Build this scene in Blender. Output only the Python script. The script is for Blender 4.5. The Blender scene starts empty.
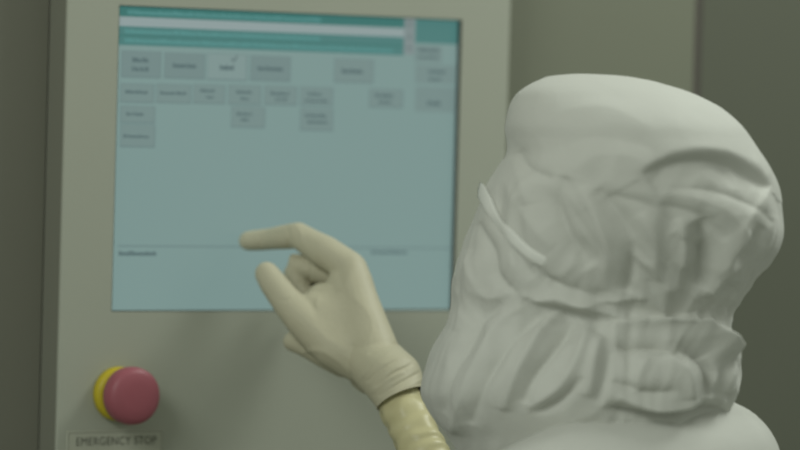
import bpy, bmesh, math, random
import numpy as np
from mathutils import Vector, Matrix, noise
from mathutils.bvhtree import BVHTree

S = bpy.context.scene
C = S.collection
random.seed(4)
# ------------------------------------------------------------ camera
FPX = 4000.0
ZB = 1.42                                   # height of the screen's lower edge
YAW, PIT, ROL = map(math.radians, (32.19, -1.57, 1.60))
CAM = Vector((-1.5045, -2.8179, 0.1625 + ZB))
AF = Vector((math.sin(YAW)*math.cos(PIT), math.cos(YAW)*math.cos(PIT), math.sin(PIT)))
_R = Vector((math.cos(YAW), -math.sin(YAW), 0)); _U = _R.cross(AF)
AR = math.cos(ROL)*_R + math.sin(ROL)*_U
AU = -math.sin(ROL)*_R + math.cos(ROL)*_U
cd = bpy.data.cameras.new('camera'); cam = bpy.data.objects.new('camera', cd); C.objects.link(cam)
cam.matrix_world = Matrix(((AR.x, AU.x, -AF.x, CAM.x), (AR.y, AU.y, -AF.y, CAM.y), (AR.z, AU.z, -AF.z, CAM.z), (0, 0, 0, 1)))
cd.sensor_width = 36; cd.lens = FPX*36/800; cd.clip_start = 0.05
cd.dof.use_dof = True; cd.dof.focus_distance = 3.02; cd.dof.aperture_fstop = 3.3
S.camera = cam
# ------------------------------------------------------------ world, lamps, exposure
w = bpy.data.worlds.new('world'); S.world = w; w.use_nodes = True
w.node_tree.nodes['Background'].inputs[0].default_value = (0.93, 1.0, 0.86, 1)
w.node_tree.nodes['Background'].inputs[1].default_value = 0.34
def area(name, loc, target, sx, sy, power, col):
    l = bpy.data.lights.new(name, 'AREA'); l.shape = 'RECTANGLE'; l.size = sx; l.size_y = sy; l.energy = power; l.color = col
    o = bpy.data.objects.new(name, l); C.objects.link(o); o.location = loc
    o.rotation_euler = (Vector(target)-Vector(loc)).to_track_quat('-Z', 'Y').to_euler(); return o
area('unseen_area_light', (1.05, -0.50, 2.60), (0.40, -0.30, 1.3), 0.7, 0.4, 12, (0.95, 1.0, 0.93))
area('unseen_area_light', (-1.75, -1.25, 2.62), (0.3, -0.4, 1.3), 0.9, 0.7, 18, (0.95, 1.0, 0.93))  # added fill lamp, unseen, lifting the panel and the hood's left side
S.view_settings.view_transform = 'Standard'; S.view_settings.look = 'None'
S.view_settings.gamma = 1; S.view_settings.use_curve_mapping = False
S.view_settings.exposure = 0.0

# ------------------------------------------------------------ helpers
def at(px, py, d):
    """the point d metres in front of the lens plane seen at a pixel of the 800x450 frame"""
    return CAM + AF*d + AR*((px-400)/FPX*d) + AU*((225-py)/FPX*d)
def on_y(px, py, y=0.0):
    v = AF + AR*((px-400)/FPX) + AU*((225-py)/FPX)
    return CAM + v*((y-CAM.y)/v.y)
def depth(p): return (p-CAM).dot(AF)
def lin(r, g, b):
    f = lambda c: c/12.92 if c <= .04045 else ((c+.055)/1.055)**2.4
    return (f(r/255), f(g/255), f(b/255), 1)
def mat(name, col, rough=.6, metal=0, bump=0, bscale=200, emit=0, spec=.4, vary=0, vscale=3, sheen=0, stretch=None, coat=0):
    m = bpy.data.materials.new(name); m.use_nodes = True
    nt = m.node_tree; b = nt.nodes['Principled BSDF']
    b.inputs['Base Color'].default_value = col; b.inputs['Roughness'].default_value = rough
    b.inputs['Metallic'].default_value = metal; b.inputs['Specular IOR Level'].default_value = spec
    b.inputs['Sheen Weight'].default_value = sheen; b.inputs['Coat Weight'].default_value = coat
    tc = nt.nodes.new('ShaderNodeTexCoord'); vec = tc.outputs['Object']
    if stretch:
        mp = nt.nodes.new('ShaderNodeMapping'); mp.inputs['Scale'].default_value = stretch
        nt.links.new(vec, mp.inputs['Vector']); vec = mp.outputs['Vector']
    if vary:
        n = nt.nodes.new('ShaderNodeTexNoise'); n.inputs['Scale'].default_value = vscale; n.inputs['Detail'].default_value = 3
        mx = nt.nodes.new('ShaderNodeMix'); mx.data_type = 'RGBA'
        mx.inputs[6].default_value = tuple(c*(1-vary) for c in col[:3])+(1,)
        mx.inputs[7].default_value = tuple(min(1, c*(1+vary)) for c in col[:3])+(1,)
        nt.links.new(vec, n.inputs['Vector']); nt.links.new(n.outputs['Fac'], mx.inputs[0])
        nt.links.new(mx.outputs[2], b.inputs['Base Color'])
    if bump:
        n = nt.nodes.new('ShaderNodeTexNoise'); n.inputs['Scale'].default_value = bscale; n.inputs['Detail'].default_value = 4
        bp = nt.nodes.new('ShaderNodeBump'); bp.inputs['Strength'].default_value = bump; bp.inputs['Distance'].default_value = .001
        nt.links.new(vec, n.inputs['Vector']); nt.links.new(n.outputs['Fac'], bp.inputs['Height']); nt.links.new(bp.outputs['Normal'], b.inputs['Normal'])
    if emit:
        b.inputs['Emission Color'].default_value = col; b.inputs['Emission Strength'].default_value = emit
        b.inputs['Base Color'].default_value = (.02, .02, .02, 1)
    return m
def obj(name, bm, m, parent=None, smooth=False):
    me = bpy.data.meshes.new(name)
    if isinstance(bm, bmesh.types.BMesh):
        bmesh.ops.recalc_face_normals(bm, faces=bm.faces[:]); bm.to_mesh(me); bm.free()
    else: me.from_pydata(*bm)
    me.materials.append(m)
    if smooth: me.polygons.foreach_set('use_smooth', [True]*len(me.polygons))
    o = bpy.data.objects.new(name, me); C.objects.link(o)
    if parent: o.parent = parent
    return o
def tag(o, label, cat, group=None):
    o['label'] = label; o['category'] = cat
    if group: o['group'] = group
    return o
def thing(name, label, cat, loc=(0, 0, 0)):
    o = bpy.data.objects.new(name, None); C.objects.link(o); o.location = loc; o.empty_display_size = .05
    bpy.context.view_layer.update()
    return tag(o, label, cat)
def keep(o, parent):                       # parent without moving
    o.parent = parent; o.matrix_parent_inverse = Matrix.Translation(parent.location).inverted(); return o
def box(bm, x0, x1, y0, y1, z0, z1, bev=0):
    r = bmesh.ops.create_cube(bm, size=1)
    for v in r['verts']:
        v.co = Vector(((x0+x1)/2+v.co.x*(x1-x0), (y0+y1)/2+v.co.y*(y1-y0), (z0+z1)/2+v.co.z*(z1-z0)))
    if bev:
        es = list({e for v in r['verts'] for e in v.link_edges})
        bmesh.ops.bevel(bm, geom=es, offset=bev, segments=3, affect='EDGES', profile=.5)
def struct(name, m, *boxes, bev=0):
    bm = bmesh.new()
    for b in boxes: box(bm, *b, bev=bev)
    o = obj(name, bm, m); o['kind'] = 'structure'; return o
def lathe(bm, prof, c, seg=64, fy=1):      # profile (radius, y) turned about the y axis through c
    rings = []
    for r, y in prof:
        if r < 1e-6: rings.append([bm.verts.new((c[0], c[1]+y, c[2]))]); continue
        rings.append([bm.verts.new((c[0]+r*math.cos(2*math.pi*k/seg), c[1]+y, c[2]+r*math.sin(2*math.pi*k/seg))) for k in range(seg)])
    for a, b in zip(rings, rings[1:]):
        for k in range(seg):
            q = [a[k % len(a)], a[(k+1) % len(a)], b[(k+1) % len(b)], b[k % len(b)]]
            u = []
            for v in q:
                if v not in u: u.append(v)
            if len(u) > 2: bm.faces.new(u)

# ------------------------------------------------------------ materials
M = dict(
    panel=mat('painted steel', lin(170, 173, 160), .30, bump=.15, bscale=600, vary=.04, vscale=4, spec=.35),
    panel_edge=mat('painted steel edge', lin(126, 127, 115), .45),
    dark_wall=mat('dark coated steel', lin(118, 118, 106), .55, vary=.05, vscale=2),
    wall=mat('olive wall panel', lin(125, 128, 112), .5, vary=.05, vscale=2.5, bump=.1, bscale=80),
    door=mat('olive door leaf', lin(98, 101, 88), .5, vary=.05, vscale=2),
    seam=mat('dark rubber seam', lin(84, 78, 74), .7),
    floor=mat('vinyl floor', lin(150, 155, 145), .4, vary=.05, vscale=3),
    bezel=mat('grey plastic bezel', lin(70, 74, 70), .5),
    plate=mat('engraved label plate', lin(178, 180, 165), .4, spec=.4),
    ink=mat('black engraving', lin(104, 106, 96), .7),
    red=mat('red plastic', lin(156, 88, 98), .45, spec=.35, vary=.03, vscale=40),
    yellow=mat('yellow plastic', lin(190, 172, 40), .45),
    metal=mat('steel stem', lin(150, 150, 140), .3, metal=.9),
    cloth=mat('white cleanroom cloth', lin(200, 201, 194), .8, bump=.25, bscale=420, sheen=.15, vary=.03, vscale=9),
    strap=mat('white elastic', lin(230, 231, 225), .7, bump=.3, bscale=900),
    mask=mat('white face mask', lin(225, 230, 224), .8, bump=.2, bscale=500),
    latex=mat('cream latex', lin(189, 184, 160), .55, bump=.3, bscale=260, spec=.35, vary=.05, vscale=25),
    latex_in=mat('yellow latex', lin(198, 191, 150), .4, bump=.2, bscale=200, spec=.35, vary=.06, vscale=30),
    skin=mat('skin', lin(205, 160, 135), .5),
    eye=mat('eye white', lin(230, 228, 222), .3), iris=mat('brown iris', lin(60, 40, 30), .3),
    shoe=mat('white boot cloth', lin(215, 218, 210), .7),
)
def emi(name, r, g, b, k=.72, rough=.28):
    m = mat(name, lin(r, g, b), rough, emit=k, spec=.45)
    return m
E_ = dict(bg=emi('screen blue', 138, 167, 163), teal=emi('screen teal', 64, 128, 122), teal_l=emi('screen pale teal', 98, 160, 156),
          teal_b=emi('screen bar teal', 82, 138, 134),
          pale=emi('screen pale bar', 160, 178, 178), btn=emi('screen button', 127, 152, 150), cell=emi('screen cell', 131, 156, 153),
          sel=emi('screen selected button', 141, 166, 163), edge=emi('screen button edge', 119, 144, 143), txt=emi('screen text', 96, 119, 120),
          grey=emi('screen scroll grey', 140, 156, 156), txt2=emi('screen faint text', 108, 132, 132))

# ------------------------------------------------------------ setting
SW, SH = 0.325, 0.24375
xL = (on_y(65.5, 0).x + on_y(59, 450).x)/2
xR = (on_y(511, 0).x + on_y(508, 95).x)/2
PD = .032                                          # the cabinet front stands proud of the wall
X2 = (on_y(696, 0, PD).x + on_y(699, 100, PD).x)/2
struct('floor', M['floor'], (-3.2, 3.2, -4.2, .4, -.05, 0))
struct('wall_left', M['dark_wall'], (-2.4, xL, PD, .2, 0, 2.7))
struct('wall_back', M['wall'], (xR, X2-.0035, PD, .2, 0, 2.7))
struct('trim_1', M['seam'], (X2-.0035, X2+.0045, PD+.0015, .2, 0, 2.7))
struct('door_1', M['door'], (X2+.0045, X2+.95, PD+.001, .2, 0.004, 2.7), bev=.001)
struct('wall_right', M['wall'], (X2+.95, 3.0, PD, .2, 0, 2.7))

# ------------------------------------------------------------ control cabinet
cab = thing('control_cabinet', 'pale grey painted steel control panel standing proud of the olive wall', 'control panel', (0, 0, 0))
bm = bmesh.new()
ZT = 2.05; Z0 = 0.75; g = .0003
hx0, hx1, hz0, hz1 = -g, SW+g, ZB-g, ZB+SH+g
TH = .003
def ringface(y0, y1):
    o = [(xL, Z0), (xR, Z0), (xR, ZT), (xL, ZT)]; i = [(hx0, hz0), (hx1, hz0), (hx1, hz1), (hx0, hz1)]
    vo = [[bm.verts.new((x, y, z)) for x, z in o] for y in (y0, y1)]; vi = [[bm.verts.new((x, y, z)) for x, z in i] for y in (y0, y1)]
    for k in range(4):
        j = (k+1) % 4
        bm.faces.new((vo[0][k], vo[0][j], vi[0][j], vi[0][k])); bm.faces.new((vo[1][k], vi[1][k], vi[1][j], vo[1][j]))
        bm.faces.new((vi[0][k], vi[0][j], vi[1][j], vi[1][k])); bm.faces.new((vo[0][k], vo[1][k], vo[1][j], vo[0][j]))
    out = [e for e in bm.edges if all(v in vo[0] for v in e.verts)]
    bmesh.ops.bevel(bm, geom=out, offset=.0007, segments=3, affect='EDGES', profile=.5)
ringface(0, TH)
obj('front_plate', bm, M['panel'], cab)
bm = bmesh.new()                                   # folded returns behind the plate
box(bm, xL+.0005, xL+.003, TH, .0315, Z0, ZT); box(bm, xR-.003, xR-.0005, TH, .0315, Z0, ZT)
box(bm, xL+.0005, xR-.0005, TH, .0315, ZT-.003, ZT); box(bm, xL+.0005, xR-.0005, TH, .0315, Z0, Z0+.003)
obj('side_return', bm, M['panel_edge'], cab)
bm = bmesh.new(); box(bm, xL+.02, xR-.02, .034, .19, .001, Z0+.2)
box(bm, xL+.004, xR-.004, .0318, .19, .001, ZT)
obj('cabinet_body', bm, M['dark_wall'], cab)

# ------------------------------------------------------------ touch screen
YS = .0058
mon = thing('touchscreen_monitor', 'flush touchscreen with teal header and pale blue menu set in the control panel', 'screen', (0, 0, ZB))
mon.location = (0, 0, 0)
bm = bmesh.new(); box(bm, 0, SW, YS, YS+.006, ZB, ZB+SH)
obj('display', bm, E_['bg'], mon)
bm = bmesh.new()
t = .0004
for b in ((0, t), (SW-t, SW)): box(bm, b[0], b[1], .0004, YS-.0004, ZB, ZB+SH)
for b in ((0, t), (SH-t, SH)): box(bm, t, SW-t, .0004, YS-.0004, ZB+b[0], ZB+b[1])
obj('bezel', bm, M['bezel'], mon)
def sx(px, py): return on_y(px, py, YS)
def rect(px0, py0, px1, py1):
    mx, my = (px0+px1)/2, (py0+py1)/2
    return max(t, sx(px0, my).x), min(SW-t, sx(px1, my).x), sx(mx, py1).z, min(ZB+SH-t, sx(mx, py0).z)
def tile(name, m, r, y=.0003, parent=None):
    bm = bmesh.new(); box(bm, r[0], r[1], YS-y, YS-y+.0002, r[2], r[3]); return obj(name, bm, m, parent or mon)
def words(r, y, m, parent, name='caption', seed=0, gap=.0003):
    """a line of small letter strokes, too soft in the photograph to be read"""
    rr = random.Random(seed); bm = bmesh.new(); x = r[0]; h = r[3]-r[2]; n = 0
    while x < r[1]-.001:
        wd = rr.uniform(.0009, .0019)*(h/.0032)**.5
        tall = n == 0 or rr.random() < .25
        if n and rr.random() < .10: x += .0008; n = 0; continue
        z1 = r[3] if tall else r[2]+h*.72
        k = rr.randrange(3); s = h*.24
        box(bm, x, x+s, YS-y, YS-y+.0001, r[2], z1)
        if k != 1: box(bm, x, x+wd, YS-y, YS-y+.0001, z1-s, z1)
        if k != 2: box(bm, x, x+wd, YS-y, YS-y+.0001, r[2], r[2]+s)
        box(bm, x+wd-s, x+wd, YS-y, YS-y+.0001, r[2], z1)
        x += wd+gap; n += 1
    return obj(name, bm, m, parent)
zt = ZB+SH-t; pz = SH/304.
r0 = rect(118, 20, 404, 40); xh0, xh1 = t, r0[1]; xs1 = rect(404, 30, 414.5, 50)[1]
hb = tile('title_bar', E_['teal'], (xh0, xh1, zt-10.2*pz, zt))
words((xh0+.010, xh0+.19, zt-7.4*pz, zt-3.2*pz), .0005, E_['teal_l'], hb, seed=1)
tile('message_bar', E_['pale'], (xh0, xh1, zt-19.6*pz, zt-10.2*pz))
hb = tile('alarm_bar', E_['teal_b'], (xh0, xh1, zt-38.6*pz, zt-19.6*pz))
words((xh0+.008, xh0+.19, zt-26.5*pz, zt-22.4*pz), .0005, E_['teal_l'], hb, seed=2)
words((xh0+.008, xh0+.26, zt-35.5*pz, zt-31.4*pz), .0005, E_['teal_l'], hb, seed=3)
tile('alarm_bar_edge', E_['teal'], (xh0, xh1, zt-29.8*pz, zt-28.2*pz), y=.0004)
sb = tile('scroll_bar', E_['grey'], (xh1, xs1, zt-37.5*pz, zt))
for zc, d in ((zt-6*pz, 1), (zt-19*pz, 1), (zt-31*pz, -1)):
    bm = bmesh.new(); xc = (xh1+xs1)/2; s = .0019
    f = [bm.verts.new((xc-s, YS-.0005, zc-d*s*.6)), bm.verts.new((xc+s, YS-.0005, zc-d*s*.6)), bm.verts.new((xc, YS-.0005, zc+d*s*.8))]
    e = [bm.verts.new(v.co+Vector((0, .0001, 0))) for v in f]
    bm.faces.new(f); bm.faces.new(e[::-1])
    for k in range(3): bm.faces.new((f[k], f[(k+1) % 3], e[(k+1) % 3], e[k]))
    obj('scroll_arrow', bm, E_['txt'], sb)
tile('status_block', E_['teal_b'], (xs1+.0006, SW-t, zt-25*pz, zt))
def key(name, px0, py0, px1, py1, m, caps, edge=True, tm='txt', seed=0):
    r = rect(px0, py0, px1, py1)
    k = tile(name, E_['edge'] if edge else m, r)
    if edge: tile('key_face', m, (r[0]+.0004, r[1]-.0011, r[2]+.0011, r[3]-.0004), .0005, k)
    for j, (cx, cy, ww, hh) in enumerate(caps):
        words(rect(cx-ww/2, cy-hh/2, cx+ww/2, cy+hh/2), .0007, E_[tm], k, seed=seed*7+j)
    return k
B, CE = E_['btn'], E_['cell']
key('menu_button', 121, 51, 161, 78, B, [(140.5, 60, 17, 4.6), (140, 69, 17, 4.6)], seed=1)
key('menu_button', 164, 53, 205, 79, B, [(184, 65.5, 23, 4.8)], seed=2)
sel = key('selected_menu_button', 207, 54, 247, 80.5, E_['sel'], [(227, 67.5, 15, 5)], seed=3)
key('menu_button', 250, 56, 290.5, 81.5, B, [(270, 68.5, 25, 4.6)], seed=4)
key('menu_button', 334, 59, 373.5, 83, E_['cell'], [(352, 71, 21, 4.8)], seed=5)
bm = bmesh.new()                                           # the tick on the selected button
a, b_, c = sx(231, 58.5), sx(233.3, 61.5), sx(237, 55.5)
for p, q in ((a, b_), (b_, c)):
    n = Vector((-(q-p).z, 0, (q-p).x)).normalized()*.0006
    f = [bm.verts.new((v.x, YS-.0007, v.z)) for v in (p-n, q-n, q+n, p+n)]; e = [bm.verts.new(v.co+Vector((0, .0001, 0))) for v in f]
    bm.faces.new(f); bm.faces.new(e[::-1])
    for k in range(4): bm.faces.new((f[k], f[(k+1) % 4], e[(k+1) % 4], e[k]))
obj('tick', bm, E_['txt'], sel)
for i, (x0, y0, x1, y1, caps) in enumerate([
    (120, 83.5, 154, 103, [(136, 92, 22, 3.4)]), (156, 84, 191, 103.5, [(173, 93, 26, 3.4)]),
    (193, 84.5, 225, 104, [(208, 90.6, 16, 3.2), (210, 97, 8, 3)]), (228, 85, 261, 105, [(244, 92, 16, 3.4), (245, 98.6, 9, 3)]),
    (264, 86, 297, 105.5, [(280, 93.5, 20, 3.4), (281, 99.3, 12, 3)]), (300, 87, 333, 106, [(315, 94, 15, 3.2), (316, 100.5, 22, 3.2)]),
    (369, 89, 403, 108, [(384, 95.4, 18, 3.6), (385, 102, 13, 3)]),
    (120, 106, 155, 123.5, [(135, 114, 18, 3.4)]), (120, 124.5, 155, 147.5, [(136, 136.3, 26, 3.2)]),
    (231, 106.5, 265, 128, [(244, 114, 15, 3.4), (245, 119.7, 9, 3)]), (300, 108, 333, 131, [(316, 115.6, 22, 3.6), (317, 122, 20, 3.2)])]):
    key('menu_cell', x0, y0, x1, y1, CE, caps, seed=20+i)
for i, (x0, y0, x1, y1, caps) in enumerate([(414.5, 46, 442, 63, [(428, 50, 20, 3.4), (428, 57, 20, 2.6)]),
    (415, 65, 455, 84, [(437, 71.6, 17, 3.8), (435, 79.3, 13, 3)]), (415, 87, 455, 112, [(434, 103.3, 14, 4.2)])]):
    key('side_menu_cell', x0, y0, x1, y1, E_['cell'], caps, edge=False, seed=50+i)
tile('divider_line', E_['edge'], rect(118, 246.4, 452, 247.8))
o = words(rect(118.5, 251, 156, 255.6), .0004, E_['txt'], mon, 'footer_caption', seed=70)
words(rect(371, 249.8, 406, 254.2), .0004, E_['txt2'], mon, 'footer_caption', seed=71)

# ------------------------------------------------------------ emergency stop button and its plate
ec = on_y(116.5, 393.5, 0); k1 = 4000/depth(ec)
es = thing('emergency_stop_button', 'red mushroom emergency stop button with yellow collar below the touchscreen', 'button', (ec.x, 0, ec.z))
es.location = (0, 0, 0)
c0 = (ec.x, 0, ec.z)
bm = bmesh.new(); lathe(bm, [(0, -.0004), (.0205, -.0004), (.0218, -.0012), (.0218, -.006), (.0200, -.0098), (.0135, -.0102), (.0135, -.004), (0, -.004)], c0)
obj('collar', bm, M['yellow'], es, True)
bm = bmesh.new(); lathe(bm, [(0, -.0042), (.0115, -.0042), (.0115, -.0190), (0, -.0190)], c0); obj('stem', bm, M['metal'], es, True)
bm = bmesh.new(); lathe(bm, [(0, -.0165), (.0150, -.0165), (.0205, -.0175), (.0228, -.0200), (.0233, -.0255), (.0226, -.0305), (.0212, -.0330), (.0180, -.0348), (.0100, -.0358), (0, -.0361)], c0)
obj('push_cap', bm, M['red'], es, True)
pl0, pl1 = on_y(66, 440).x, on_y(162.5, 440).x; pz1 = on_y(110, 430.2).z; pz0 = pz1-.0215
lab = thing('label_plate', 'small grey plate engraved EMERGENCY STOP under the red button', 'sign')
bm = bmesh.new(); box(bm, pl0, pl1, -.0016, -.0002, pz0, pz1, bev=.0006); obj('plate', bm, M['plate'], lab)
bm = bmesh.new(); e = .0012
box(bm, pl0+e, pl1-e, -.00175, -.0016, pz1-e-.0005, pz1-e); box(bm, pl0+e, pl1-e, -.00175, -.0016, pz0+e, pz0+e+.0005)
box(bm, pl0+e, pl0+e+.0005, -.00175, -.0016, pz0+e, pz1-e); box(bm, pl1-e-.0005, pl1-e, -.00175, -.0016, pz0+e, pz1-e)
obj('engraved_border', bm, M['panel_edge'], lab)
tc = bpy.data.curves.new('lettering', 'FONT'); tc.body = 'EMERGENCY STOP'; tc.size = 1; tc.extrude = .01; tc.offset = .0; tc.space_character = 1.08
to = bpy.data.objects.new('lettering_source', tc); C.objects.link(to); bpy.context.view_layer.update()
me = bpy.data.meshes.new_from_object(to.evaluated_get(bpy.context.evaluated_depsgraph_get())); bpy.data.objects.remove(to)
xs = [v.co.x for v in me.vertices]; ys = [v.co.y for v in me.vertices]
tx0, tx1 = on_y(75.5, 441).x, on_y(155.5, 441).x; tz1, tz0 = on_y(115, 436.4).z, on_y(115, 444.8).z
for v in me.vertices:
    u, q = (v.co.x-min(xs))/(max(xs)-min(xs)), (v.co.y-min(ys))/(max(ys)-min(ys))
    v.co = Vector((tx0+u*(tx1-tx0), -.0019 if v.co.z > 0 else -.0016, tz0+q*(tz1-tz0)))
me.materials.clear(); me.materials.append(M['ink'])
lo = bpy.data.objects.new('lettering', me); C.objects.link(lo); lo.parent = lab

# ------------------------------------------------------------ organic surfaces
def ball_chain(bm, pts, steps=6, seg=20):
    """a closed tapered tube with round ends through (point, radius) pairs"""
    P = []
    for (p, r), (q, s) in zip(pts, pts[1:]):
        for k in range(steps): f = k/steps; P.append((p.lerp(q, f), r+(s-r)*f))
    P.append(pts[-1])
    dirs = [(P[min(i+1, len(P)-1)][0]-P[max(i-1, 0)][0]).normalized() for i in range(len(P))]
    rings = []
    ext = []
    for a in (80, 60, 40, 20):
        a = math.radians(a); ext.append((P[0][0]-dirs[0]*P[0][1]*math.sin(a), P[0][1]*math.cos(a), dirs[0]))
    ext += [(p, r, d) for (p, r), d in zip(P, dirs)]
    for a in (20, 40, 60, 80):
        a = math.radians(a); ext.append((P[-1][0]+dirs[-1]*P[-1][1]*math.sin(a), P[-1][1]*math.cos(a), dirs[-1]))
    ref = Vector((.31, .2, .93)); last = None
    for p, r, d in ext:
        u = (ref if last is None else last); u = (u-d*u.dot(d)).normalized(); last = u; v = d.cross(u)
        rings.append([bm.verts.new(p+(u*math.cos(2*math.pi*k/seg)+v*math.sin(2*math.pi*k/seg))*r) for k in range(seg)])
    for a, b in zip(rings, rings[1:]):
        for k in range(seg): bm.faces.new((a[k], a[(k+1) % seg], b[(k+1) % seg], b[k]))
    bm.faces.new(rings[0][::-1]); bm.faces.new(rings[-1])
def ell(bm, c, ax, rad, seg=32):
    r = bmesh.ops.create_uvsphere(bm, u_segments=seg, v_segments=seg//2, radius=1)
    for v in r['verts']: v.co = c+ax[0]*(v.co.x*rad[0])+ax[1]*(v.co.y*rad[1])+ax[2]*(v.co.z*rad[2])
def fuse(name, bm, m, parent, voxel, smooth_it=6, fac=.5):
    """one continuous skin over overlapping solids"""
    bmesh.ops.recalc_face_normals(bm, faces=bm.faces[:])
    me = bpy.data.meshes.new(name); bm.to_mesh(me); bm.free()
    o = bpy.data.objects.new(name, me); C.objects.link(o)
    md = o.modifiers.new('r', 'REMESH'); md.mode = 'VOXEL'; md.voxel_size = voxel
    sm = o.modifiers.new('s', 'SMOOTH'); sm.iterations = smooth_it; sm.factor = fac
    bpy.context.view_layer.update()
    me2 = bpy.data.meshes.new_from_object(o.evaluated_get(bpy.context.evaluated_depsgraph_get()))
    o.modifiers.clear(); o.data = me2; bpy.data.meshes.remove(me); me2.name = name
    me2.materials.clear(); me2.materials.append(m); me2.polygons.foreach_set('use_smooth', [True]*len(me2.polygons))
    o.parent = parent; return o
def seg_dist(P, poly):
    """distance, side and progress of 2-D points to a polyline"""
    best = np.full(len(P), 1e9); side = np.ones(len(P)); prog = np.zeros(len(P))
    n = len(poly)-1
    for i in range(n):
        a = np.array(poly[i], float); b = np.array(poly[i+1], float); ab = b-a; L = ab@ab
        tt = ((P-a)@ab)/L; tc_ = np.clip(tt, 0, 1); q = a+tc_[:, None]*ab; d = np.hypot(*(P-q).T)
        s = np.sign(ab[0]*(P-a)[:, 1]-ab[1]*(P-a)[:, 0])
        k = d < best; best = np.where(k, d, best); side = np.where(k, s, side); prog = np.where(k, (i+tc_)/n, prog)
    return best, side, prog
def smoothline(poly, n=5):
    out = []
    for i in range(len(poly)-1):
        p0 = np.array(poly[max(i-1, 0)], float); p1 = np.array(poly[i], float); p2 = np.array(poly[i+1], float); p3 = np.array(poly[min(i+2, len(poly)-1)], float)
        for k in range(n):
            s = k/n; out.append(tuple(.5*((2*p1)+(-p0+p2)*s+(2*p0-5*p1+4*p2-p3)*s*s+(-p0+3*p1-3*p2+p3)*s**3)))
    out.append(tuple(poly[-1])); return out
SHARP = 2.0
def fold(P, strokes):
    """height in mm of a set of cloth folds at 2-D positions; (line, kind, width, width2, height)"""
    h = np.zeros(len(P))
    for poly, kind, w1, w2, a in strokes:
        d, s, pr = seg_dist(P, smoothline(poly))
        env = np.sin(np.clip(pr, 0, 1)*np.pi)**.5
        if kind == 'r': g = np.exp(-(d/w1)**SHARP)
        else: g = np.where(s > 0, np.exp(-(d/w2)**1.3), np.exp(-(d/w1)**2))
        h += a*g*(.12+.88*env)
    return h

# ------------------------------------------------------------ the person
DP = 2.93                                           # distance of the head's middle from the lens
H0 = at(640, 190, DP)                               # middle of the head
px = FPX/DP
def L(r, u, f): return H0+AR*r+Vector((0, 0, 1))*u+Vector((AF.x, AF.y, 0)).normalized()*f   # right, up, away
FW = Vector((AF.x, AF.y, 0)).normalized(); UP = Vector((0, 0, 1)); RT = FW.cross(UP)
face = (RT*-.80+FW*.60).normalized(); fside = UP.cross(face)
man = thing('person', 'person in white hooded cleanroom suit and cream gloves touching the screen, seen from behind', 'person', (H0.x, H0.y, 0))
man.location = (0, 0, 0)
D0 = depth(on_y(246, 241, YS))
def hp(x, y, dd): return at(x, y, D0-dd)
mm = .001
WR = hp(398, 386, .125)
ELB = L(-.125, -.33, .10)
RSH = L(.045, -.235, .16); LSH = L(-.088, -.240, -.14)
LEL = L(-.04, -.52, -.20); LWR = L(-.12, -.72, -.17)
HIP = L(.045, -.75, .01); KN = lambda s: L(.035+.03*s, -1.13, .10*s); 
zf = -H0.z
AN = lambda s: L(.06+.03*s, zf+.09, .10*s)
TOE = lambda s: L(.06+.03*s-.16, zf+.035, .10*s+.04)
def hand_chains(k=1.0, grow=0.0):
    f = lambda x, y, dd, r: (hp(x, y, dd), r*k*mm+grow)
    return [
        [f(248.5, 240.8, .0165, 8.2), f(271, 239, .024, 9.2), f(298, 235.5, .040, 10.8), f(325, 252, .054, 13.2), f(350, 268, .066, 13.6)],      # index
        [f(312, 302, .040, 8.8), f(298, 288, .034, 9.0), f(294, 265, .030, 9.8), f(346, 276, .048, 12.5)],                     # middle
        [f(318, 318, .024, 8), f(302, 306, .012, 8.8), f(304, 281, .010, 9.8), f(349, 288, .030, 12)],                         # ring
        [f(318, 346, .018, 7.6), f(302, 337, .006, 8.2), f(308, 309, -.002, 8.8), f(355, 305, .014, 11.5)],                    # little
        [f(266.5, 273.5, .062, 9.6), f(273, 283, .066, 11), f(285, 299, .074, 12.4), f(304, 320, .084, 15), f(332, 346, .094, 17), f(368, 364, .100, 19)],  # thumb
        [f(351, 269, .066, 13.6), f(361, 311, .086, 17), f(375, 352, .105, 19)],
        [f(346, 277, .048, 12.5), f(360, 325, .075, 16), f(380, 362, .098, 20)],
        [f(349, 289, .030, 12.5), f(360, 335, .062, 17), f(380, 368, .090, 21)],
        [f(355, 306, .014, 12), f(352, 345, .052, 16), f(372, 370, .085, 20)],
        [f(327, 301, .064, 13), f(345, 315, .072, 17), f(340, 338, .060, 17)],
        [f(323, 300, .069, 14.5), f(343, 302, .072, 18), f(335, 322, .078, 21), f(352, 334, .081, 22)], [f(315, 308, .076, 14), f(326, 314, .080, 18), f(345, 320, .078, 21)], [f(345, 285, .068, 15), f(350, 300, .075, 18), f(362, 335, .084, 21)],
        [f(294, 341, .070, 9), f(312, 344, .078, 13), f(345, 357, .085, 17)],
    ]
# body: one continuous skin, hidden under the suit except through other openings
bm = bmesh.new()
for ch in hand_chains(.80): ball_chain(bm, ch)
ball_chain(bm, [(hp(378, 366, .10), .014), (hp(400, 402, .137), .013), (hp(421, 446, .161), .0145), (hp(433, 470, .17), .015), (ELB, .030), (RSH, .045)])
ball_chain(bm, [(LSH, .045), (LEL, .033), (LWR, .021), (LWR+Vector((0, 0, -.05))+face*.03, .022)])
for k in range(4):
    b0 = LWR+Vector((0, 0, -.06))+face*(.03-.01*k+.02)+fside*(.005*k-.01)
    ball_chain(bm, [(b0, .009), (b0+Vector((0, 0, -.04))+face*.01, .008), (b0+Vector((0, 0, -.065+.006*abs(k-1))), .007)])
ball_chain(bm, [(LWR+face*.025-fside*.01+Vector((0, 0, -.03)), .011), (LWR+face*.05-fside*.012+Vector((0, 0, -.07)), .009)])
NK = L(-.01, -.16, 0)
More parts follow.
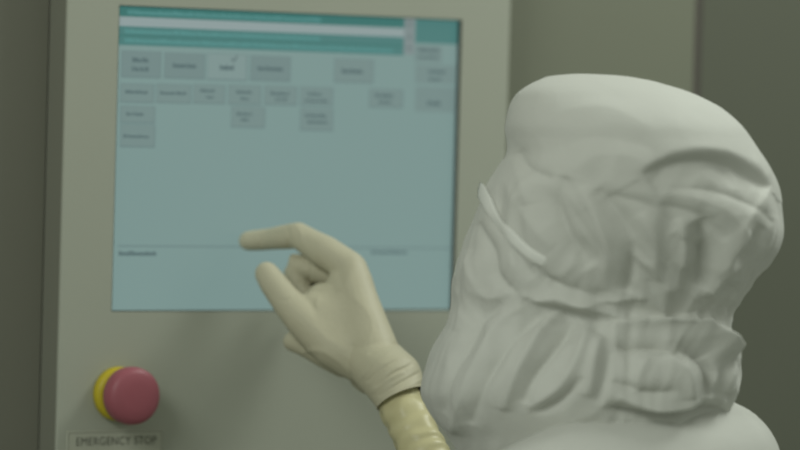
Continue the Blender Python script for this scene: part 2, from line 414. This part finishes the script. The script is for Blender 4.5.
ball_chain(bm, [(L(.0, -.03, 0), .045), (NK, .042), (L(.02, -.30, 0), .068), (L(.03, -.42, 0), .100), (L(.03, -.60, 0), .10), (HIP, .11)])
ball_chain(bm, [(LSH, .038), (L(-.012, -.222, -.065), .036), (L(.02, -.23, 0), .042), (RSH, .04)])
for s in (-1, 1):
    ball_chain(bm, [(HIP+FW*.06*s, .08), (KN(s), .05), (AN(s), .036), (TOE(s), .028)])
HC = L(.002, -.012, 0)                               # skull
ell(bm, HC-UP*.004-face*.006, (face, fside, UP), (.074, .060, .072)); ell(bm, HC+face*.022-UP*.045, (face, fside, UP), (.052, .046, .054))
ball_chain(bm, [(HC+face*.078+UP*.012, .007), (HC+face*.094-UP*.022, .010)])     # nose
for s in (-1, 1):
    ell(bm, HC+fside*.066*s-UP*.005, (face, fside, UP), (.014, .008, .028), 16)    # ears
ball_chain(bm, [(HC+face*.072-UP*.052-fside*.018, .006), (HC+face*.078-UP*.052, .007), (HC+face*.072-UP*.052+fside*.018, .006)])
body = fuse('body', bm, M['skin'], man, .0032, 4)
for s in (-1, 1):
    bm = bmesh.new(); ell(bm, HC+face*.064+fside*.028*s+UP*.012, (face, fside, UP), (.0125,)*3, 20); e1 = obj('eye', bm, M['eye'], man, True)
    bm = bmesh.new(); ell(bm, HC+face*.0745+fside*.028*s+UP*.012, (face, fside, UP), (.003, .0055, .0055), 16); obj('iris', bm, M['iris'], e1, True)

# outer glove
bm = bmesh.new()
for ch in hand_chains(1.0): ball_chain(bm, ch)
cuffdir = (hp(404, 392, .130)-hp(376, 366, .098)).normalized()
ball_chain(bm, [(hp(373, 360, .088), .0225), (hp(394, 380, .115), .0235), (hp(401, 399, .130), .0192), (hp(409, 420, .140), .0175)], seg=32)
ball_chain(bm, [(hp(373, 362, .105), .0215), (hp(394, 382, .130), .0230), (hp(401, 401, .143), .0188), (hp(409, 422, .150), .0175)], seg=32)
gl = fuse('outer_glove', bm, M['latex'], man, .0013, 7, .5)
bm = bmesh.new(); bm.from_mesh(gl.data)
bmesh.ops.bisect_plane(bm, geom=bm.verts[:]+bm.edges[:]+bm.faces[:], plane_co=hp(398, 400, .135), plane_no=(AR*.42-AU*.9-AF*.25).normalized(), clear_outer=True)
bm.normal_update()
def on_web(v):
    d = v.co-CAM; z = d.dot(AF); x, y = 400+FPX*d.dot(AR)/z, 225-FPX*d.dot(AU)/z
    return v.normal.dot(AF) < -.25 and ((x-341)*.8+(y-318)*.6)**2/34**2+((y-318)*.8-(x-341)*.6)**2/23**2 < 1 and x > 318-(y-300)*.2
wv_ = [v for v in bm.verts if on_web(v)]
for _ in range(220): bmesh.ops.smooth_vert(bm, verts=wv_, factor=.5, use_axis_x=True, use_axis_y=True, use_axis_z=True)
bm.normal_update()
co = np.array([v.co[:] for v in bm.verts]); CA = np.array(CAM); rel = co-CA
dz = rel@np.array(AF); PX = np.stack([400+FPX*(rel@np.array(AR))/dz, 225-FPX*(rel@np.array(AU))/dz], 1)
gst = [
    ([(366, 382), (378, 371), (396, 360)], 'r', 1.3, 3, -1.3), ([(362, 377), (376, 364), (392, 352)], 'r', 2.2, 3, .9),
    ([(376, 386), (392, 374), (412, 364)], 'r', 1.3, 3, -1.5), ([(372, 392), (388, 380), (404, 371)], 'r', 2.4, 3, 1.2),
    ([(378, 396), (396, 385), (420, 372)], 'r', 1.2, 3, -1.4), ([(382, 402), (400, 391), (424, 378)], 'r', 2.2, 3, 1.0),
    ([(368, 354), (380, 347), (396, 344)], 'r', 1.2, 3, -1.0), ([(304, 256), (309, 272), (308, 288)], 'r', 2, 3, -1.0),
    ([(286, 226), (289, 236), (288, 248)], 'r', 1.3, 3, -.8), ([(296, 224), (301, 234), (302, 246)], 'r', 2, 3, .5),
    ([(356, 262), (350, 276), (342, 292)], 'r', 5, 3, .9), ([(278, 300), (288, 300), (297, 292)], 'r', 1.4, 3, -.6),
    ([(300, 352), (325, 352), (350, 372)], 'r', 3, 3, .8),
    ([(258, 232), (261, 241), (260, 250)], 'r', 1.2, 3, -.4)]
h = fold(PX, gst)*mm
for i, v in enumerate(bm.verts):
    if v.normal.dot(AF) < .2:
        v.co += v.normal*(h[i]*min(1, max(0, (.2-v.normal.dot(AF))*3)))
    v.co += v.normal*(noise.noise(v.co*55)*.0007)
bm.to_mesh(gl.data); bm.free()
gl.data.polygons.foreach_set('use_smooth', [True]*len(gl.data.polygons))
sd = gl.modifiers.new('thickness', 'SOLIDIFY'); sd.thickness = .0009; sd.offset = -1
# rolled rim of the outer glove
bmr = bmesh.new(); bmr.from_mesh(gl.data)
loop = [e for e in bmr.edges if e.is_boundary]
nxt = {}
for e in loop:
    a, b = e.verts; nxt.setdefault(a.index, []).append(b.index); nxt.setdefault(b.index, []).append(a.index)
bmr.verts.ensure_lookup_table()
if loop:
    st = loop[0].verts[0].index; path = [st]; prev = None
    while True:
        c = [k for k in nxt[path[-1]] if k != prev]
        prev = path[-1]
        if not c or c[0] == st or len(path) > 4000: break
        path.append(c[0])
    pts = [bmr.verts[i].co.copy() for i in path][::4]
    bm = bmesh.new(); n = len(pts); rings = []
    cen = sum(pts, Vector())/n
    for i, p in enumerate(pts):
        dd = (pts[(i+1) % n]-pts[i-1]).normalized(); u = (p-cen); u = (u-dd*u.dot(dd)).normalized(); v = dd.cross(u)
        rings.append([bm.verts.new(p+(u*math.cos(a*math.pi/4)+v*math.sin(a*math.pi/4))*.0007) for a in range(8)])
    for i in range(n):
        a, b = rings[i], rings[(i+1) % n]
        for k in range(8): bm.faces.new((a[k], a[(k+1) % 8], b[(k+1) % 8], b[k]))
    rim = obj('glove_rim', bm, M['latex'], gl, True)
bmr.free()
# inner glove
bm = bmesh.new()
ball_chain(bm, [(hp(388, 380, .112), .0165), (hp(400, 404, .130), .0172), (hp(421, 446, .155), .0182), (hp(432, 470, .165), .019)], seg=32)
ball_chain(bm, [(hp(390, 380, .124), .0165), (hp(402, 404, .142), .0170), (hp(422, 446, .168), .0180), (hp(433, 470, .178), .019)], seg=32)
ig = fuse('inner_glove', bm, M['latex_in'], man, .0014, 4)
bm = bmesh.new(); bm.from_mesh(ig.data); bm.normal_update()
for v in bm.verts:
    q = (v.co-hp(400, 404, .13)).dot((hp(421, 446, .155)-hp(400, 404, .13)).normalized())
    v.co += v.normal*(math.sin(q*420+noise.noise(v.co*40)*4)*.0006+noise.noise(v.co*70)*.0011)
bm.to_mesh(ig.data); bm.free()

# coverall: trunk, sleeves and legs in one garment
bm = bmesh.new()
ball_chain(bm, [(hp(440, 492, .172), .026), (ELB, .050), (RSH, .062)], seg=32)
ball_chain(bm, [(LSH, .064), (LEL, .052), (LWR, .038)], seg=32)
ball_chain(bm, [(L(.025, -.215, .0), .064), (L(.03, -.30, 0), .098), (L(.04, -.42, 0), .128), (L(.04, -.60, 0), .122), (HIP, .135)], seg=40)
ball_chain(bm, [(LSH, .062), (L(-.02, -.218, -.07), .058), (L(.05, -.208, -.01), .060), (L(.05, -.22, .07), .06), (RSH, .06)], seg=32)
ball_chain(bm, [(L(-.008, -.165, 0), .056), (L(.018, -.28, 0), .084)], seg=32)
ell(bm, L(.035, -.375, 0), (RT, FW, UP), (.118, .165, .165), 48)
ell(bm, L(.035, -.62, 0), (RT, FW, UP), (.118, .150, .22), 48)
for s in (-1, 1): ball_chain(bm, [(HIP+FW*.065*s, .10), (KN(s), .075), (AN(s)+UP*.04, .058)], seg=32)
suit = fuse('coverall', bm, M['cloth'], man, .004, 10)
bm = bmesh.new(); bm.from_mesh(suit.data); bm.normal_update()
for v in bm.verts:
    p = v.co*9; v.co += v.normal*((abs(noise.noise(Vector((p.x*1.2, p.y*1.2, p.z*.5))))*-.010)+noise.noise(v.co*22)*.003+.002)
bm.to_mesh(suit.data); bm.free()
for s in (-1, 1):
    bm = bmesh.new(); ball_chain(bm, [(AN(s)+UP*.07, .062), (AN(s)-UP*.02, .055), (TOE(s)+UP*.012-RT*.04, .045)], seg=24)
    for v in bm.verts: v.co.z = max(v.co.z, .002)
    obj('boot', bm, M['shoe'], man, True)

# hood: from the crown over the gathered neck down to the cape
rows = [  # y, left, right, reach to the viewer, reach away (m)
    (74.5, 566, 596, .012, .012), (76, 552, 618, .026, .026), (80, 539, 645, .042, .040), (86, 527, 669, .056, .052), (93, 518, 690, .068, .062), (103, 511, 711, .080, .072),
    (115, 507, 728, .091, .080), (128, 505, 742, .099, .086), (142, 506.5, 752, .103, .090), (155, 505, 760, .106, .092), (166, 498, 767, .107, .092), (178, 490, 773, .107, .092), (190, 483, 777.5, .107, .092),
    (205, 478, 781, .106, .090), (220, 472.5, 783, .104, .088), (236, 467, 782.5, .101, .086), (250, 463, 777, .097, .083), (263, 458.5, 766, .093, .080), (276, 455.5, 754, .088, .076),
    (290, 452.5, 744, .083, .073), (303, 450.5, 736.5, .079, .071), (314, 448, 732, .078, .070), (325, 445, 731, .082, .070), (338, 438, 735, .090, .072), (352, 431, 739, .096, .074), (366, 426, 741, .099, .076),
    (380, 421.5, 741, .100, .078), (393, 420, 738, .098, .080), (405, 424, 732, .094, .080), (418, 431, 724, .089, .080), (432, 442, 716, .084, .080), (450, 454, 708, .08, .080), (475, 466, 700, .07, .075)]
ra = np.array(rows, float)
NY, NU = 500, 480
yy = np.concatenate([74.5+ (1-np.cos(np.linspace(0, np.pi/2, 60)))*25, np.linspace(99.8, 475, NY-60)])
def cubic(xk, yk, x):
    n = len(xk); m_ = np.gradient(yk, xk); i = np.clip(np.searchsorted(xk, x)-1, 0, n-2); hh = xk[i+1]-xk[i]; s = (x-xk[i])/hh
    return (2*s**3-3*s**2+1)*yk[i]+(s**3-2*s**2+s)*hh*m_[i]+(-2*s**3+3*s**2)*yk[i+1]+(s**3-s**2)*hh*m_[i+1]
xl, xr, dn, df = [cubic(ra[:, 0], ra[:, k], yy) for k in range(1, 5)]
aR, aU, aF = map(np.array, (AR, AU, AF)); cA = np.array(CAM)
th = np.linspace(0, 2*np.pi, NU, endpoint=False)                       # 0 = right, pi/2 = towards the viewer
ct, st_ = np.cos(th), np.sin(th)
ex = .92
cx = np.sign(ct)*np.abs(ct)**ex; sy = np.sign(st_)*np.abs(st_)**ex
X = (xl+xr)[:, None]/2+(xr-xl)[:, None]/2*cx[None]
FD = np.where(sy[None] > 0, -dn[:, None]*sy[None], -df[:, None]*sy[None])
Y = np.repeat(yy[:, None], NU, 1)
V = cA+aF*DP+aR*((X-400)/FPX*DP)[..., None]+aU*((225-Y)/FPX*DP)[..., None]
V = V+aF*FD[..., None]
def normals(V):
    du = np.roll(V, -1, 1)-np.roll(V, 1, 1); dv = np.gradient(V, axis=0); n = np.cross(du, dv); return n/np.maximum(1e-9, np.linalg.norm(n, axis=2))[..., None]
N = normals(V)
cen = V.mean(1)[:, None]
if ((V-cen)*N).sum() < 0: N = -N
# folds, laid on the surface in the frame of the wearer's back view
hst = [
    # crown seams and soft dents
    ([(520, 150), (548, 120), (600, 112), (640, 130)], 'r', 12, 9, 1.6), ([(560, 178), (590, 158), (628, 162), (644, 178)], 'r', 12, 9, 1.4), ([(556, 150), (590, 140), (640, 150), (650, 175), (630, 192)], 'r', 7, 9, -1.0),
    # long overhanging fold that parts the lit crown from the shaded back
    ([(636, 178), (662, 165), (700, 160), (735, 168), (764, 190)], 's', 5, 42, -7.0),
    ([(632, 170), (662, 155), (700, 150), (738, 158), (765, 178)], 'r', 12, 9, .9),
    ([(640, 196), (680, 198), (718, 212), (742, 236)], 'r', 7, 9, .6), ([(650, 206), (690, 216), (718, 240)], 'r', 7, 9, -2.2),
    ([(660, 190), (705, 192), (745, 206), (768, 224)], 'r', 5, 9, -1.2), ([(690, 222), (700, 250), (694, 286)], 'r', 9, 9, -5.0),
    ([(672, 220), (678, 250), (670, 290)], 'r', 6, 9, 2.4), ([(730, 260), (715, 272), (700, 296)], 'r', 5, 9, 2.6), ([(756, 226), (740, 250), (722, 262)], 'r', 6, 9, -2.2),
    ([(770, 215), (764, 244), (744, 262), (726, 284)], 'r', 9, 9, 1.4),
    # side of the head
    ([(528, 300), (556, 295), (596, 310), (640, 322)], 'r', 8, 9, 3.0), ([(545, 282), (575, 290), (606, 304)], 'r', 6, 9, -2.0),
    ([(742, 232), (716, 262), (690, 300)], 'r', 8, 9, 2.4), ([(600, 196), (640, 206), (668, 232)], 'r', 7, 9, -2.0), ([(664, 236), (690, 250), (704, 268)], 'r', 9, 9, -2.2),
    ([(560, 178), (554, 205), (564, 236), (584, 266)], 'r', 8, 9, -4.2), ([(590, 190), (612, 216), (626, 250), (622, 292)], 'r', 8, 9, -4.0), ([(576, 188), (590, 218), (600, 250), (598, 290)], 'r', 7, 9, 2.0),
    ([(632, 214), (646, 240), (648, 280)], 'r', 8, 9, 1.9), ([(516, 152), (526, 170), (548, 180)], 'r', 5, 9, -2.4), ([(510, 158), (520, 190), (524, 205)], 'r', 8, 9, 1.2),
    ([(500, 178), (520, 215), (548, 248)], 'r', 9, 9, 1.2),
    # below the strap
    ([(476, 222), (488, 250), (494, 276), (520, 296)], 'r', 5, 9, -2.8), ([(490, 214), (510, 250), (530, 276)], 'r', 5, 9, -2.2), ([(466, 250), (468, 290), (456, 330)], 'r', 8, 9, 1.4),
    ([(532, 262), (540, 276), (556, 284)], 'r', 4, 9, -2.6),
    # the neck tie
    ([(520, 296), (560, 308), (606, 318), (660, 314), (736, 306)], 'r', 9, 9, -3.2),
    ([(500, 288), (545, 300), (590, 300), (640, 296)], 'r', 6, 9, 2.0),
    ([(606, 322), (640, 320), (690, 330), (728, 352)], 'r', 7, 9, 5.0), ([(612, 338), (650, 340), (680, 356)], 'r', 6, 9, -4.6),
    ([(596, 330), (588, 352), (580, 392)], 'r', 5, 9, 2.6), ([(604, 344), (600, 372), (592, 400)], 'r', 5, 9, -2.0),
    ([(556, 308), (536, 330), (512, 372), (500, 405)], 'r', 6, 9, 3.0), ([(570, 318), (550, 340), (528, 372), (520, 400)], 'r', 5, 9, -3.0),
    ([(540, 312), (516, 330), (486, 372), (470, 420)], 'r', 6, 9, -2.4), ([(520, 304), (492, 330), (466, 376), (452, 430)], 'r', 8, 9, 2.2),
    ([(500, 300), (474, 330), (452, 372), (444, 410)], 'r', 5, 9, -1.6),
    ([(585, 318), (572, 350), (552, 382), (524, 404)], 'r', 6, 9, 2.4), ([(576, 372), (556, 396), (530, 408)], 'r', 4, 9, -2.4),
    # bundled cloth behind the neck
    ([(672, 340), (692, 350), (706, 368), (704, 394)], 'r', 7, 9, -6.0), ([(684, 326), (712, 340), (730, 364), (726, 392)], 'r', 6, 9, 3.4), ([(700, 352), (712, 372), (702, 402)], 'r', 4, 9, 2.6),
    ([(722, 350), (733, 372), (722, 398)], 'r', 4, 9, -2.4), ([(660, 348), (676, 368), (682, 392)], 'r', 6, 9, 2.8), ([(612, 392), (640, 402), (670, 402), (690, 394)], 'r', 6, 9, 2.6),
    ([(606, 376), (640, 388), (668, 386)], 'r', 7, 9, -2.2), ([(640, 352), (630, 372), (634, 388)], 'r', 7, 9, 1.6), ([(600, 404), (650, 412), (720, 408)], 'r', 5, 9, -4.0),
]
SHARP = 1.25
P2 = np.stack([X.ravel(), Y.ravel()], 1)
Hh = fold(P2, hst).reshape(X.shape)*mm*np.interp(Y, [74, 200, 300, 480], [.9, 1.6, 2.6, 2.6])
front = np.clip((-(N@aF)+.12)*2.2, 0, 1)
Hh = Hh*front
nz = np.zeros(X.size); Vf = V.reshape(-1, 3); yf = Y.ravel(); tf = np.tile(th, NY)
nn = noise.noise
for i in range(len(nz)):
    v = Vector(Vf[i]); y = yf[i]; t_ = tf[i]; c_, s_ = math.cos(t_), math.sin(t_)
    wx = nn(v*13)
    # gathers pulled up and down from the tie round the neck
    fan = Vector((c_*4.6+wx*.7, s_*4.6, y*.006+7)); e = math.exp(-abs(y-314)/(46 if y < 314 else 70))
    gt = 1-abs(nn(fan))*2.4
    fan2 = Vector((c_*9+wx*1.4, s_*9, y*.012+3)); g2 = 1-abs(nn(fan2))*2.4
    h_ = e*(.0042*(gt-.5)+.0016*(g2-.5))
    # loose slack elsewhere
    q = Vector((v.x*17, v.y*17, v.z*10))+Vector((wx, nn(v*11+Vector((5, 5, 5))), wx))*1.1
    k = min(1, max(0, (y-135)/70))
    k *= 1-.5*min(1, max(0, (-c_-.1)*2))*min(1, max(0, (y-200)/60)); h_ *= 1-.45*min(1, max(0, -c_*1.5))
    h_ += (.25+.75*k)*(.0036*((1-abs(nn(q))*2.2)-.5))+k*.0014*((1-abs(nn(q*2.3))*2.2)-.5)+nn(v*60)*.0004
    nz[i] = h_
Hh = Hh+nz.reshape(X.shape)*np.clip((yy[:, None]-74.5)/25, .15, 1)
for _ in range(2): Hh = (Hh+np.roll(Hh, 1, 1)+np.roll(Hh, -1, 1)+np.vstack([Hh[:1], Hh[:-1]])+np.vstack([Hh[1:], Hh[-1:]]))/5
V = V+N*Hh[..., None]
V[:3] = V[:3]*.3+V[:3].mean((0, 1))*.7*0+V[:3]*.7
vs = [tuple(p) for p in V.reshape(-1, 3)]
top = len(vs); vs.append(tuple(V[0].mean(0)+aU*.0006))
fo = NY and []
hc = np.array(HC); fc = np.array(face); fs = np.array(fside)
for i in range(NY-1):
    for j in range(NU):
        k = (j+1) % NU
        c = (V[i, j]+V[i+1, k])/2-hc
        u = c@fs; z = c[2]; f_ = c@fc
        if f_ > 0 and (u/.050)**2+((z-.012)/.030)**2 < 1: continue            # the eye opening
        fo.append((i*NU+j, i*NU+k, (i+1)*NU+k, (i+1)*NU+j))
for j in range(NU): fo.append((top, (j+1) % NU, j))
hood = obj('hood', (vs, [], fo), M['cloth'], man, True)
so = hood.modifiers.new('thickness', 'SOLIDIFY'); so.thickness = .0012; so.offset = -1
tree = BVHTree.FromPolygons([Vector(v) for v in vs], fo)
def hit(x, y):
    o = CAM; d = (at(x, y, 3)-CAM).normalized(); r = tree.ray_cast(o, d); return r[0], r[1]
# strap of the face mask running over the hood
pts = []
for x, y in smoothline([(484.5, 194), (490, 205), (500, 222), (514, 238), (530, 253), (546, 264)], 6):
    p, n = hit(x, y)
    if p: pts.append((p, n if n.dot(AF) < 0 else -n))
p0, n0 = pts[0]
pts = [(p0+FW*.035-AR*.002+AU*.002, (n0-AR).normalized()), (p0+FW*.016-AR*.001+AU*.002, (n0-AR*.5).normalized())]+pts
for _ in range(3):
    pts = [pts[0]]+[((pts[i-1][0]+pts[i][0]*2+pts[i+1][0])/4, (pts[i-1][1]+pts[i][1]+pts[i+1][1]).normalized()) for i in range(1, len(pts)-1)]+[pts[-1]]
bm = bmesh.new(); rings = []
for i, (p, n) in enumerate(pts):
    d = (pts[min(i+1, len(pts)-1)][0]-pts[max(i-1, 0)][0]).normalized(); s = d.cross(n).normalized(); n = s.cross(d)
    wv = .0062*(1-.35*i/len(pts)); sink = max(0, (i-len(pts)*.8)/(len(pts)*.2))*.0030
    rings.append([bm.verts.new(p+n*(.0014-sink)+s*wv*math.cos(a*math.pi/6)+n*.0010*math.sin(a*math.pi/6)) for a in range(12)])
for a, b in zip(rings, rings[1:]):
    for k in range(12): bm.faces.new((a[k], a[(k+1) % 12], b[(k+1) % 12], b[k]))
bm.faces.new(rings[0]); bm.faces.new(rings[-1])
obj('mask_strap', bm, M['strap'], man, True)
# face mask seen only from the front
bm = bmesh.new()
n1, n2 = 24, 40
grid = []
for i in range(n1+1):
    rr = []
    z = .004-.088*i/n1
    for j in range(n2+1):
        a = math.radians(-72+144*j/n2); r = .088+.014*math.cos(a)**3*math.sin(math.pi*min(1, (i+4)/n1)) - .012*(i/n1)**2
        rr.append(bm.verts.new(HC+face*(math.cos(a)*r)+fside*(math.sin(a)*r*.80)+UP*z))
    grid.append(rr)
for i in range(n1):
    for j in range(n2): bm.faces.new((grid[i][j], grid[i][j+1], grid[i+1][j+1], grid[i+1][j]))
mk = obj('face_mask', bm, M['mask'], man, True)
so = mk.modifiers.new('thickness', 'SOLIDIFY'); so.thickness = .001
